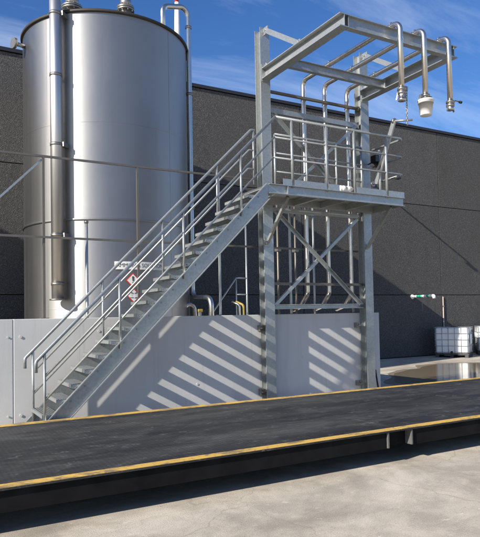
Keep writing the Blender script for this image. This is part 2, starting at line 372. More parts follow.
# ---------------------------------------------------------------- tanks
D, BR = 14.5, R(16.87); TR = .1319*D; TH = EYE+.5139*(D-TR)
def make_tank(label, cx, cy, full):
    t = thing('storage_tank', label, 'tank', (cx, cy, 0)); c = (cx, cy, 0)
    MB().lathe(c, [(TR, .0), (TR, TH)], 144).build('shell', TANKM, t)
    MB().lathe(c, [(TR+.035, TH+.03), (TR*.5, TH+.20), (.25, TH+.33), (.005, TH+.335)], 96).build('roof', TANKM, t)
    MB().lathe(c, [(TR-.01, TH-.035), (TR+.045, TH-.03), (TR+.05, TH+.02), (TR+.02, TH+.035)], 144).build('rim', RIM, t)
    MB().lathe(c, [(TR+.002, 3.745), (TR+.028, 3.75), (TR+.028, 3.785), (TR+.002, 3.79)], 144).build('stiffening_ring', TANKM, t)
    for z in (1.9, 5.8):
        MB().lathe(c, [(TR+.001, z), (TR+.004, z+.006), (TR+.001, z+.012)], 144).build('weld_seam', TANKM, t)
    for a in (.4, 1.5, 2.6, 3.7, 5.2, 5.75):
        p = Vector((cx+TR*math.cos(a), cy+TR*math.sin(a), 0)); MB().tube([p+Vector((0, 0, .1)), p+Vector((0, 0, TH-.07))], .003, 6).build('weld_seam', TANKM, t)
    return t
TC = Vector((D*math.sin(BR), D*math.cos(BR), 0))
tank = make_tank('tall brushed stainless steel tank behind the grey bund wall', TC.x, TC.y, True)
make_tank('unseen second stainless steel tank, added to shade the left of the hall wall', TC.x-11.2, TC.y+.1, False)  # added outside the view to cast the shadow on the left hall wall
def on_tank(brg, off):
    """point on the tank (radius + off) seen on the bearing brg from the photographer's spot"""
    d = Vector((math.sin(R(brg)), math.cos(R(brg)), 0)); b = d.dot(TC); rr = TR+off
    return d*(b-math.sqrt(b*b-TC.length_squared+rr*rr))
def nozzle(brg, dist, r, z0, z1, top):
    p = Vector((math.sin(R(brg))*dist, math.cos(R(brg))*dist, 0))
    nz_ = MB().tube([p+Vector((0, 0, z0)), p+Vector((0, 0, z1))], r, 24).build('roof_nozzle', TANKM, tank)
    MB().tube([p+Vector((0, 0, z1)), p+Vector((0, 0, z1+.035))], r*1.5, 24).tube([p+Vector((0, 0, z1+.045)), p+Vector((0, 0, z1+.085))], r*1.5, 24).tube([p+Vector((0, 0, z1+.08)), p+Vector((0, 0, z1+top))], r*.95, 24).build('flange', CLAMP, nz_)
    for k in range(8):
        q = p+Vector((math.cos(k*.785)*r*1.28, math.sin(k*.785)*r*1.28, 0)); MB().tube([q+Vector((0, 0, z1-.03)), q+Vector((0, 0, z1+.12))], .014, 6).build('bolt', CLAMP, nz_)
nozzle(13.72, 13.25, .15, TH-.05, TH+.27, .32); nozzle(18.7, 13.0, .125, TH-.05, TH+.24, .3)
# side nozzle on the left of the shell
d = on_tank(9.45, 0)-TC; d.z = 0; d.normalize(); p = TC+d*TR+Vector((0, 0, TH-.32)); d = Vector((-.95, -.3, 0)).normalized()
sn = MB().tube([p-d*.1, p+d*.26], .045, 14).build('side_nozzle', TANKM, tank); MB().disc(p+d*.26, d, .12, .03, 18).disc(p+d*.225, d, .12, .025, 18).build('flange', CLAMP, sn)
# vent stack on the front
vp = on_tank(12.2, .20); dr = (vp-TC); dr.z = 0; dr.normalize()
vs_ = thing('vent_stack', 'wide vertical stainless vent pipe clamped to the tank front', 'pipe', (vp.x, vp.y, 2.1))
MB().tube([vp+Vector((0, 0, 2.1)), vp+Vector((0, 0, 10.4))], .122, 32).build('tube', STACKM, vs_)
MB().disc(vp+Vector((0, 0, 2.1)), (0, 0, 1), .165, .03, 28).build('end_flange', CLAMP, vs_)
for z in (2.42, 3.42, 5.3, 6.75, 8.05):
    b_ = MB().lathe(vp+Vector((0, 0, z)), [(.124, -.03), (.13, -.03), (.13, .03), (.124, .03)], 28).build('clamp', CLAMP, vs_)
for z in (3.42, 5.3, 8.05):
    sd = Vector((-dr.y, dr.x, 0)); sd = sd if sd.x > 0 else -sd
    q = vp+sd*.13+Vector((0, 0, z)); e_ = on_tank(13.2, -.01)+Vector((0, 0, z))
    MB().bar(q, e_, .08, .09).build('bracket', CLAMP, vs_)
# overflow pipe with goose neck, right of the shell
op = Vector((math.sin(R(24.72))*14.30, math.cos(R(24.72))*14.30, 0)); gp = Vector((math.sin(R(22.25))*13.85, math.cos(R(22.25))*13.85, 0))
ofp = thing('overflow_pipe', 'slim stainless overflow pipe bent over the tank rim', 'pipe', (op.x, op.y, 1.5))
path = fillet([gp+Vector((0, 0, TH+.02)), gp+Vector((0, 0, 9.03)), op+Vector((0, 0, 9.26)), op+Vector((0, 0, 2.16)), Vector((op.x+.02, op.y-.95, 2.13)), Vector((op.x+.02, op.y-.95, .6))], .2, 8)
MB().tube(path, .062, 20).build('tube', PIPE, ofp)
for z in (8.75, 7.1, 4.3):
    MB().lathe(op+Vector((0, 0, z)), [(.064, -.03), (.076, -.03), (.076, .03), (.064, .03)], 20).build('clamp', CLAMP, ofp)
    dd = (op-TC).normalized(); MB().bar(op-dd*.09+Vector((0, 0, z)), TC+dd*(TR-.02)+Vector((0, 0, z)), .05, .06).build('bracket', CLAMP, ofp)
vh = thing('yellow_valve', 'small yellow valve handle behind the bund wall top', 'valve', (op.x-.15, op.y-.7, 1.5))
MB().tube([(op.x-.15, op.y-.7, 1.0), (op.x-.15, op.y-.7, 1.80)], .05, 12).build('body', CLAMP, vh); MB().box(op.x-.20, op.x-.08, op.y-.73, op.y-.67, 1.80, 1.87).build('handle', YV, vh, bevel=.015)
MB().tube(fillet([(op.x-.35, op.y-.3, .6), (op.x-.35, op.y-.3, 1.98), (op.x-.1, op.y-.3, 1.98), (op.x-.05, op.y-.3, .9)], .12), .05, 14).build('bypass_pipe', PIPE, vh)

# ---- signs on the shell
def ang(brg): q = on_tank(brg, 0)-TC; return math.atan2(q.y, q.x)
def bend(u, z, off): return Vector((TC.x+(TR+off)*math.cos(u/TR), TC.y+(TR+off)*math.sin(u/TR), z))
def flat_text(body, size):
    cu = bpy.data.curves.new('t', 'FONT'); cu.body = body; cu.size = size; cu.align_x = 'CENTER'; cu.align_y = 'CENTER'; cu.resolution_u = 3
    o = bpy.data.objects.new('t', cu); COL.objects.link(o); me = bpy.data.meshes.new_from_object(o.evaluated_get(bpy.context.evaluated_depsgraph_get()))
    vs = [v.co.copy() for v in me.vertices]; fs = [tuple(p.vertices) for p in me.polygons]
    bpy.data.objects.remove(o); bpy.data.curves.remove(cu); bpy.data.meshes.remove(me); return vs, fs
a0, a1 = ang(17.35), ang(21.95); zs0 = EYE+.0860*12.75; um = (a0+a1)/2*TR; hw = (a1-a0)/2*TR
sg = thing('name_sign', 'long white name strip with black capitals on the tank', 'sign', bend(um, zs0, .02))
b = MB(); n = 14
for k in range(n+1):
    u = um-hw+2*hw*k/n
    for off, z in ((.02, -.082), (.02, .082), (.03, .082), (.03, -.082)): b.v.append(bend(u, zs0+z, off))
for k in range(n):
    for e in range(4): b.f.append([k*4+e, k*4+(e+1) % 4, k*4+4+(e+1) % 4, k*4+4+e]); b.sm.append(False)
b.f += [[0, 1, 2, 3], [n*4+i for i in range(4)]]; b.sm += [False, False]
b.build('plate', WHITE, sg)
vs, fs = flat_text('AMMONIA SOLUTION', .118)
wd = max(v.x for v in vs)-min(v.x for v in vs); kx = 2*hw*.93/wd
MB().add([bend(um+v.x*kx, zs0+v.y, .0325) for v in vs], fs).build('lettering', INK, sg)
def hazard(brg, elev, label, draw):
    a = ang(brg); u0_ = a*TR; z = EYE+elev*12.7; s = thing('hazard_sign', label, 'sign', bend(u0_, z, .02)); h = .155
    b = MB(); b.add([bend(u0_+x*q, z+y*q, o) for o, q in ((.015, h), (.022, h)) for x, y in ((-1, 0), (0, -1), (1, 0), (0, 1))], [(4, 5, 6, 7), (0, 1, 5, 4), (1, 2, 6, 5), (2, 3, 7, 6), (3, 0, 4, 7)]); b.build('red_border', RED, s)
    b = MB(); b.add([bend(u0_+x*h*.82, z+y*h*.82, .0245) for x, y in ((-1, 0), (0, -1), (1, 0), (0, 1))], [(0, 1, 2, 3)]); b.build('white_field', WHITE, s)
    b = MB(); draw(b, lambda x, y: bend(u0_+x, z+y, .027)); b.build('symbol', INK, s)
def excl(b, P):
    b.add([P(-.022, .075), P(-.013, -.02), P(.013, -.02), P(.022, .075), P(0, .085)], [(0, 1, 2, 3, 4)])
    b.add([P(.018*math.cos(k), -.052+.018*math.sin(k)) for k in [i*math.pi/5 for i in range(10)]], [tuple(range(10))])
def corr(b, P):
    for s in (-1, 1):
        b.add([P(s*.012, .055), P(s*.07, .075-.0*s), P(s*.075, .058), P(s*.018, .038)], [(0, 1, 2, 3)])
        for y in (.02, .0, -.018): b.add([P(s*.042-.004, y), P(s*.042+.004, y), P(s*.042+.004, y+.01), P(s*.042-.004, y+.01)], [(0, 1, 2, 3)])
    b.add([P(-.08, -.05), P(-.01, -.05), P(-.01, -.035), P(-.035, -.035), P(-.045, -.042), P(-.055, -.035), P(-.08, -.035)], [tuple(range(7))])
    b.add([P(.012, -.06), P(.075, -.05), P(.08, -.035), P(.055, -.03), P(.045, -.04), P(.02, -.035)], [tuple(range(6))])
hazard(19.05, .0620, 'red bordered diamond with exclamation mark below the name strip', excl)
hazard(19.12, .0365, 'red bordered corrosion diamond, lowest sign on the tank', corr)

# ---------------------------------------------------------------- bund wall
YW, WT = 9.215, 1.712
bw = thing('bund_wall', 'light grey painted concrete bund wall below the tank', 'wall', (2, YW, 0))
px = [-14.3, -11.97, -7.53, -3.09, 1.35, 5.79, 8.42]
for i in range(len(px)-1):
    MB().box(px[i]+.005, px[i+1]-.005, YW, YW+.2, 0, WT).build('panel', WALL, bw, bevel=.008)
for i in range(3): MB().box(8.22, 8.42, YW+.215+2.2*i, YW+2.4+2.2*i, 0, WT).build('side_panel', WALL, bw, bevel=.008)
for x in px[1:-1]: MB().box(x-.0045, x+.0045, YW+.006, YW+.19, 0, WT-.01).build('joint_filler', WALL, bw)
for x in px[1:-1]:
    for z in (.30, 1.45):
        for s in (-.075, .10): MB().disc((x+s, YW-.006, z), (0, 1, 0), .020 if s > 0 else .013, .012, 12).build('bolt', WALL, bw)
for X, s in ((5.73, -1), (7.97, -1)):
    for z in (.33, 1.47):
        MB().box(X-.22, X-.12, YW-.10, YW-.002, z-.05, z+.05).box(X-.215, X-.125, YW-.15, YW-.101, z-.012, z+.012).build('wall_bracket', CLAMP, bw)
        MB().disc((X-.17, YW-.105, z+.035), (0, 1, 0), .022, .02, 8).build('bolt', CLAMP, bw)
for x, z in ((3.1, 1.52), (2.62, 1.50), (4.75, 1.35), (6.5, .9), (4.3, .55)): MB().disc((x, YW-.003, z), (0, 1, 0), .02, .008, 10).build('plug', WALL, bw)

lr = thing('leaning_rod', 'dark rusty rod leaning on the bund wall end beside the post', 'rod', (8.3, 9.12, 0))
MB().tube([onY(379, 392, 9.08), onY(375.5, 371, 9.19)], .016, 8).build('rod', RIM, lr)
MB().disc(onY(375.5, 371, 9.19), (0, .2, 1), .02, .05, 8).build('knob', RIM, lr)
# ---------------------------------------------------------------- tube frame standing on the wall
YFR = 9.35
fr = thing('tube_frame', 'thin dull tube frame standing along the bund wall top', 'frame', (3.3, YFR, WT))
for x in (-5.73, -4.22, -2.71, -1.2, .31, 1.82, 3.33, 4.84, 6.35, 7.86):
    MB().bar((x, YFR, WT), (x, YFR, 4.19), .034, .034, (0, 1, 0)).build('post', BROWN if x < 4.8 else G, fr)
    MB().box(x-.06, x+.06, YFR-.06, YFR+.06, WT+.001, WT+.012).build('foot_plate', BROWN, fr)
MB().bar((-7, YFR, 4.208), (7.86, YFR, 4.208), .032, .032).build('top_rail', BROWN, fr)
MB().bar((-7, YFR-.036, 2.955), (8.2, YFR-.036, 2.955), .028, .032).build('middle_rail', BROWN, fr)
MB().bar((1.80, YFR+.04, 4.16), (.25, YFR+.04, 2.55), .03, .05, (0, 1, 0)).build('diagonal_brace', G, fr)
sp = thing('stand_pipe', 'slim pale stand pipe with cap in front of the tank', 'pipe', (2.55, 9.75, 0))
q = onY(86.3, 222, 9.75); MB().tube([(q.x, 9.75, 0), (q.x, 9.75, q.z)], .026, 12).build('tube', G, sp); MB().disc((q.x, 9.75, q.z), (0, 0, 1), .035, .04).build('cap', CLAMP, sp)
# stair rail inside the bund
YI = 12.6
ih = thing('inner_handrail', 'thin grey handrail of the steps inside the shaded bund', 'handrail', onY(236, 312, YI))
A, B_, C_ = onY(213, 312, YI), onY(236, 278, YI), onY(246.6, 278.3, YI)
MB().tube([A-Vector((.3, 0, .4)), A, B_, C_], .022, 8).build('rail', G, ih)
MB().tube([B_-Vector((0, 0, 2.0)), B_], .02, 8).build('post', G, ih); q = onY(246, 226, YI); MB().tube([Vector((C_.x, YI, .1)), Vector((C_.x, YI, q.z))], .024, 8).build('post', G, ih)
q = onY(236.5, 294.5, YI); MB().tube([q, Vector((C_.x, YI, q.z))], .018, 8).build('knee_rail', G, ih)
for k, (x, m_, lab) in enumerate(((239.5, PIPE, 'short bare steel riser inside the bund beside the handrail'), (243.5, YV, 'short yellow riser inside the bund beside the handrail'))):
    q = onY(x, 305, 12.3); t = thing('riser_pipe', lab, 'pipe', (q.x, 12.3, 0)); MB().tube(fillet([(q.x, 12.3, .1), (q.x, 12.3, q.z), (q.x-.12, 12.45, q.z+.08)], .08), .03, 12).build('tube', m_, t)
# thin conduits rising behind the gantry
for x, ytop, lab in ((276.5, 190, 'thin grey conduit between the gantry posts beside the stairs'), (294.2, 200, 'thin grey conduit behind the crossed braces'), (312.2, 196, 'pale grey conduit beside the first product pipe')):
    q = onY(x, ytop, 9.6); t = thing('vertical_conduit', lab, 'conduit', (q.x, 9.6, 0)); MB().tube([(q.x, 9.6, .1), (q.x, 9.6, q.z+.1)], .022, 8).build('tube', BROWN if x < 300 else G, t)
    MB().box(q.x-.04, q.x+.04, 9.54, 9.66, 2.93, 2.98).build('clip', CLAMP, t)

# ---------------------------------------------------------------- gantry
YP = 9.0; XL, XR = 5.66, 7.99
ga = thing('loading_gantry', 'galvanised steel loading gantry with platform over the weighbridge', 'gantry', (6.8, YP, 0))
for X, nm in ((XL, 'l'), (XR, 'r')):
    po = MB().ibeam((X, YP+.095, .02), (X, YP+.095, 6.92), .19, .20, .008, .012, (0, 1, 0)).build('post', G, ga)
    MB().box(X-.16, X+.16, YP-.08, YP+.27, 0, .02).build('base_plate', G, po)
    for sx in (-.12, .12):
        for sy in (-.04, .23): MB().disc((X+sx, YP+sy, .035), (0, 0, 1), .018, .03, 8).build('anchor_bolt', G, po)
    cb_ = MB().ibeam((X-.005, YP-.014, 6.06), (X-.005, 6.755, 6.06), .20, .17, .009, .014).build('cantilever_beam', G, ga)
    MB().box(X-.08, X+.08, YP-.013, YP-.001, 5.93, 6.24).build('end_plate', G, cb_)
    MB().add([(X-.004, YP-.014, 6.161), (X-.004, YP-.16, 6.161), (X-.004, YP-.014, 6.28), (X+.004, YP-.014, 6.161), (X+.004, YP-.16, 6.161), (X+.004, YP-.014, 6.28)], [(0, 1, 2), (3, 5, 4), (0, 3, 4, 1), (1, 4, 5, 2), (2, 5, 3, 0)]).build('gusset', G, cb_)
    st = MB().bar((X-.025, YP-.03, 6.87), (X-.025, 7.93, 6.19), .012, .09).build('stay_strap', G, ga)
    MB().disc((X-.03, YP-.06, 6.85), (1, 0, 0), .022, .03, 8).disc((X-.03, 7.96, 6.21), (1, 0, 0), .022, .03, 8).build('bolt', G, st)
    MB().box(X-.018, X+.0, YP-.13, YP-.001, 6.78, 6.91).build('lug', G, ga); MB().box(X-.018, X+.0, 7.88, 8.02, 6.161, 6.25).build('lug', G, ga)
# cross beams between the cantilevers
MB().ibeam((XL+.085, 6.81, 6.06), (XR-.095, 6.81, 6.06), .199, .098, .007, .012).build('cross_beam', G, ga)
for X in (XR-.09, XL+.08): MB().box(X-.004, X+.004, 6.764, 6.856, 5.975, 6.145).build('end_plate', G, ga)
MB().ibeam((XL+.085, 8.36, 6.04), (XR-.095, 8.36, 6.04), .16, .082, .006, .010).build('cross_beam', G, ga)
MB().box(XR-.094, XR-.086, 8.31, 8.41, 5.965, 6.14).build('end_plate', G, ga)
# beams between the posts
MB().ibeam((XL+.102, YP+.115, 1.85), (XR-.102, YP+.115, 1.85), .085, .14, .01, .012).build('tie_beam', G, ga)
for z, h in ((5.46, .095), (3.625, .085)):
    MB().ext([(-h/2, 0), (h/2, 0), (h/2, .05), (h/2-.008, .05), (h/2-.008, .007), (-h/2+.008, .007), (-h/2+.008, .05), (-h/2, .05)], (XL+.102, YP+.08, z), (XR-.102, YP+.08, z), (0, 0, 1), (0, 1, 0)).build('tie_beam', G, ga)
    for X in (XL+.106, XR-.106): MB().box(X-.004, X+.004, YP+.075, YP+.14, z-.075, z+.075).build('end_plate', G, ga)
for z in (5.83, 2.275): 
    MB().bar((XL+.10, YP+.15, z), (XR-.05, YP+.15, z), .05, .045).build('pipe_support_rail', BROWN, ga)
MB().disc((XR-.06, YP+.12, 5.83), (1, 0, 0), .045, .08, 12).build('rail_end_clamp', CLAMP, ga)
def lbrace(p0, p1, off):
    p0, p1 = Vector(p0), Vector(p1); d = (p1-p0).normalized(); u = Vector((0, 1, 0)).cross(d)
    MB().angle(p0+Vector((0, off, 0)), p1+Vector((0, off, 0)), .06, .006, u, Vector((0, 1 if off > 0 else -1, 0))).build('diagonal_brace', G, ga)
lbrace((5.84, YP+.06, 5.40), (7.80, YP+.06, 3.72), -.012); lbrace((7.84, YP+.06, 5.42), (5.84, YP+.06, 3.70), .010)
lbrace((5.86, YP+.06, 3.60), (7.80, YP+.06, 1.90), -.012); lbrace((5.80, YP+.06, 1.90), (7.76, YP+.06, 3.58), .010)
# platform
PF, PT, PB = 8.12, 3.85, 3.69; PX0, PX1 = 5.13, 8.135
def chan(b, p0, p1, h, fl, side, tw=.007, tf=.011):
    b.ext([(0, 0), (fl, 0), (fl, tf), (tw, tf), (tw, h-tf), (fl, h-tf), (fl, h), (0, h)], p0, p1, side, (0, 0, 1)); return b
fb = chan(MB(), (PX0+.02, PF+.055, PB), (PX1, PF+.055, PB), PT-PB, .055, (0, -1, 0)).build('front_beam', G, ga)
MB().box(5.50, 5.515, PF, PF+.047, PB+.012, PT-.012).build('stiffener', G, fb)
chan(MB(), (PX1-.055, PF+.058, PB), (PX1-.055, YP+.18, PB), PT-PB, .05, (1, 0, 0)).build('side_beam', G, ga)
chan(MB(), (PX0+.22, PF+.058, PB), (PX0+.22, YP-.07, PB), PT-PB, .05, (-1, 0, 0)).build('side_beam', G, ga)
chan(MB(), (PX0+.23, YP-.068, PB), (PX1-.06, YP-.068, PB), PT-PB, .05, (0, 1, 0)).build('rear_beam', G, ga)
for x in (6.2, 6.8, 7.4): MB().bar((x, PF+.06, PB+.05), (x, YP-.07, PB+.05), .05, .09).build('floor_joist', G, ga)
fl = MB().box(PX0+.02, PX1, PF+.062, YP-.015, PT-.045, PT-.032).build('floor_plate', G, ga)
gr = MB()
for k in range(22):
    y = PF+.075+k*.037; gr.box(PX0+.03, PX1-.01, y, y+.006, PT-.031, PT+.004)
for k in range(28):
    x = PX0+.06+k*.107; gr.box(x, x+.006, PF+.07, YP-.02, PT-.030, PT-.004)
gr.build('floor_grating', G, fl)
for x0, x1 in ((5.42, 5.60), (5.65, 6.32), (6.37, 6.60), (6.99, 7.70), (7.755, PX1)):
    MB().box(x0, x1, PF+.012, PF+.018, PT+.002, PT+.105).build('toe_board', G, ga)
MB().box(PX1-.02, PX1-.014, PF+.022, YP+.1, PT+.002, PT+.105).build('toe_board', G, ga)
MB().box(5.8, 7.86, YP-.012, YP-.006, PT+.002, PT+.105).build('toe_board', G, ga)
for X in (5.64, 7.97):
    k_ = MB().bar((X-.02, YP-.012, 2.99), (X-.02, 8.30, 3.70), .05, .055).build('knee_brace', G, ga)
    MB().box(X-.075, X+.045, YP-.011, YP-.001, 2.92, 3.06).build('brace_plate', G, k_); MB().disc((X-.05, YP-.04, 2.985), (1, 0, 0), .025, .03, 8).build('bolt', G, k_)
# platform railing
ZR = (4.977, 4.634, 4.296); YR = PF+.04
for x in (5.625, 6.345, 6.965, 7.728):
    MB().tube([(x, YR, PT-.03), (x, YR, ZR[0]-.01)], .024, 12).build('railing_post', G, ga)
for x in (5.80, 6.5, 7.2, 7.83): MB().tube([(x, YP-.04, PT), (x, YP-.04, ZR[0]-.01)], .021, 10).build('railing_post', G, ga)
MB().tube([(PX1-.05, 8.72, PT-.02), (PX1-.05, 8.72, ZR[0]-.08)], .024, 12).build('railing_post', G, ga)
for i, z in enumerate(ZR):
    r = .023 if i == 0 else .0165
    x0 = 5.30-.028*i
    MB().tube(fillet([(x0, YR, z), (PX1+.03, YR, z), (PX1+.03, YP-.0, z)], .09), r, 12).build('top_rail' if i == 0 else 'middle_rail', G, ga)
    MB().tube([(5.80, YP-.04, z), (7.83, YP-.04, z)], r*.95, 10).build('top_rail' if i == 0 else 'middle_rail', G, ga)

# ---------------------------------------------------------------- staircase
stc = thing('staircase', 'steep galvanised steel stair with open treads leading up the gantry', 'staircase', (3.2, 8.5, 0))
def stringer(yw, sgn):
    """web plate at yw with flanges turned to the side sgn; top line z = x-1.25, bottom line z = x-1.56"""
    y0, y1 = yw, yw+.007*(-sgn); fo = yw+sgn*.05
    b = MB()
    T = [(1.25, 0), (PX0-.03, PX0-.03-1.25), (PX0+.015, PX0-.03-1.25), (PX0+.015, PB+.005), (PB+.005+1.56, PB+.005), (1.56, 0)]
    T = [(1.25, 0), (5.10, 3.85), (5.145, 3.85), (5.145, 3.585), (1.56, 0)]
    n = len(T); ya, yb = min(y0, y1), max(y0, y1)
    b.add([(x, ya, z) for x, z in T]+[(x, yb, z) for x, z in T], [tuple(range(n)), tuple(range(n, 2*n))]+[(i, (i+1) % n, n+(i+1) % n, n+i) for i in range(n)])
    ya, yb = min(yw, fo), max(yw, fo); k = .016
    for P in ([(1.25, 0), (5.10, 3.85), (5.10+k, 3.85), (1.25+k, 0)], [(1.56, 0), (5.16, 3.60), (5.16-k, 3.60), (1.56-k, 0)]):
        b.add([(x, ya, z) for x, z in P]+[(x, yb, z) for x, z in P], [(0, 1, 2, 3), (4, 5, 6, 7)]+[(i, (i+1) % 4, 4+(i+1) % 4, 4+i) for i in range(4)])
    return b.build('stringer', G, stc)
s1 = stringer(PF+.05, -1); s2 = stringer(8.999, 1)
MB().add([(5.10, 8.993, 3.85), (5.36, 8.993, 3.85), (5.36, 8.993, 3.69), (5.10, 8.993, 3.56), (5.10, 9.0, 3.85), (5.36, 9.0, 3.85), (5.36, 9.0, 3.69), (5.10, 9.0, 3.56)], [(0, 1, 2, 3), (4, 5, 6, 7), (0, 1, 5, 4), (1, 2, 6, 5), (2, 3, 7, 6), (3, 0, 4, 7)]).build('joining_plate', G, s2)
tr0 = None; bo0 = None
for k in range(1, 20):
    z = .047+.1894*k; x = z+1.245; dz = .1894*(k-1)
    if tr0 is None:
        z1, x1 = z, x; b = MB(); ya, yb = PF+.060, 8.988
        b.box(x-.12, x-.108, ya, yb, z-.04, z+.003).box(x+.112, x+.12, ya, yb, z-.035, z)
        b.box(x-.107, x+.111, ya, ya+.005, z-.05, z).box(x-.107, x+.111, yb-.005, yb, z-.05, z)
        for j in range(6): b.box(x-.085+j*.033, x-.081+j*.033, ya+.006, yb-.006, z-.03, z)
        for j in range(17): b.box(x-.107, x+.111, ya+.045+j*.044, ya+.049+j*.044, z-.031, z-.001)
        tr0 = b.build('tread', G, stc)
        nose0 = MB().box(x-.122, x-.092, ya+.001, yb-.001, z+.0035, z+.007).build('nosing', G, tr0)
        bo0 = MB().disc((x-.07, PF+.046, z-.025), (0, 1, 0), .013, .012, 8).build('bolt', CLAMP, s1)
        clone(bo0, s1, 'bolt', (.14, 0, 0))
    else:
        t = clone(tr0, stc, 'tread', (dz, 0, dz)); clone(nose0, t, 'nosing')
        clone(bo0, s1, 'bolt', (dz, 0, dz)); clone(bo0, s1, 'bolt', (dz+.14, 0, dz))
for y, zt, pxs, xe in ((PF+.035, 0, (1.585, 2.62, 3.62, 4.63), 5.30), (8.99, 0, (1.585, 2.62, 3.62, 4.63, 5.37), 5.36)):
    off = (-.325, -.645, -.955)
    top = ZR[0]
    e = xe if y < 8.5 else 5.36
    p = [(1.475, y, 1.00), (1.475, y, 1.145), (top+.325, y, top)] if y < 8.5 else [(1.475, y, 1.00), (1.475, y, 1.145), (5.32, y, 4.995), (5.40, y, 4.995)]
    MB().tube(fillet(p, .06, 5), .0235, 12).build('handrail', G, stc)
    for i in (1, 2):
        z = ZR[i]; p = [(1.585, y, 1.585+off[i]), (z-off[i], y, z)] if y < 8.5 else [(1.585, y, 1.585+off[i]), (z-off[i], y, z), (5.37, y, z)]
        MB().tube(fillet(p, .05, 4) if len(p) > 2 else p, .0165, 10).build('middle_rail', G, stc)
    for x in pxs:
        zb = max(.02, x-1.35); zt = min(x-.345, 4.98); MB().tube([(x, y, zb), (x, y, zt)], .019, 10).build('baluster', G, stc)

# ---------------------------------------------------------------- product pipes
ZP, YH, YV_ = 6.207, 6.64, 9.22
ends = ((6.65, 5.16, 'stainless product pipe with open coupling and hanging chain', 0), (7.16, 5.14, 'stainless product pipe with the white bucket on its end', 1), (7.72, 5.13, 'stainless product pipe with black lever on its coupling', 2))
for X, zb, lab, kd in ends:
    t = thing('product_pipe', lab, 'pipe', (X, YH, zb), 'product pipes hanging from the gantry')
    p = fillet([(X, YH, zb), (X, YH, ZP), (X, YV_, ZP), (X, YV_, 2.10), (X-.0, YV_+.24, 1.86), (X, YV_+.5, 1.80)], .13, 8)
    MB().tube(p, .043, 20).build('tube', PIPE, t)
    for y in (6.81, 8.36):
        MB().tube([(X-.055, y, 6.162), (X-.055, y, 6.22)], .006, 6).tube([(X+.055, y, 6.162), (X+.055, y, 6.22)], .006, 6).tube([(X+.052*math.cos(a), y, 6.215+.048*math.sin(a)) for a in [math.pi*i/8 for i in range(9)]], .006, 6).build('u_bolt', CLAMP, t)
    for z in (5.83, 2.275): MB().lathe((X, YV_, z), [(.044, -.025), (.052, -.025), (.052, .025), (.044, .025)], 18).build('clamp', CLAMP, t)
    c = (X, YH, zb)
    cp = MB().lathe(c, [(.044, .0), (.068, .0), (.068, -.03), (.05, -.032), (.05, -.05), (.066, -.052), (.066, -.09), (.047, -.095)], 20).build('coupling', CLAMP, t)
    if kd == 0:
        MB().lathe(c, [(.05, -.096), (.05, -.16), (.060, -.165), (.060, -.2), (.0, -.2)], 20).build('end_cap', PIPE, cp)
        for a in (0, 2.1, 4.2): MB().bar((X+.06*math.cos(a), YH+.06*math.sin(a), zb-.06), (X+.085*math.cos(a), YH+.085*math.sin(a), zb-.17), .02, .014).build('cam_arm', CLAMP, cp)
        MB().box(X+.05, X+.11, YH-.02, YH+.02, zb-.03, zb+.04).build('latch', CLAMP, cp)
    if kd == 1:
        for s in (-1, 1): MB().box(X+s*.09-.03, X+s*.09+.03, YH-.025, YH+.025, zb-.07, zb-.01).build('latch', CLAMP, cp)
    if kd == 2:
        MB().lathe(c, [(.05, -.096), (.055, -.12), (.055, -.15), (.0, -.15)], 20).build('end_cap', PIPE, cp)
        for s in (-1, 1): MB().bar((X+s*.055, YH, zb-.08), (X+s*.075, YH, zb-.17), .025, .016).build('cam_arm', CLAMP, cp)
        MB().tube([(X+.05, YH, zb-.02), (X+.13, YH, zb+.03), (X+.22, YH, zb+.025)], .011, 8).build('lever', CLAMP, cp)
        MB().tube([(X+.22, YH, zb+.024), (X+.265, YH, zb+.022)], .022, 10).build('lever_knob', RUBBER, cp)
bk = thing('bucket', 'white plastic bucket hung under the middle product pipe', 'bucket', (7.16, YH, 4.82))
MB().lathe((7.16, YH, 4.81), [(.0, 0), (.088, 0), (.092, .004), (.113, .205), (.113, .19), (.122, .19), (.122, .225), (.128, .228), (.128, .245), (.113, .245), (.107, .2), (.088, .02), (.0, .02)], 32).build('shell', BUCKET, bk)
MB().tube([(7.16+.124*math.cos(a), YH-.0, 5.03+.14*math.sin(a)) for a in [math.pi*i/14 for i in range(15)]], .004, 6).build('bail_handle', CLAMP, bk)
ch = thing('chain', 'thin hanging chain below the first product pipe coupling', 'chain', (6.75, YH, 4.8))
arm_top = onX(405, 124.5, 7.0); arm_bot = onX(376.5, 184, 7.80)
c0, c1, c2 = Vector((6.755, YH, 5.14)), Vector((6.765, YH+.02, 4.80)), Vector((6.80, YH+.05, 4.62))
path = [c0.lerp(c1, i/9) for i in range(9)]+[c1.lerp(c2, i/5) for i in range(6)]
b = None
for i in range(len(path)-1):
    a_, e_ = path[i], path[i+1]; d = (e_-a_).normalized(); sd = d.cross(Vector((0, 1, 0) if i % 2 else (1, .0, 0))).normalized(); l = (e_-a_).length*.62
    m_ = (a_+e_)/2; MB().tube([m_+d*l*math.cos(q)+sd*.012*math.sin(q) for q in [2*math.pi*j/10 for j in range(11)]], .0045, 6, False).build('link', CLAMP, ch)
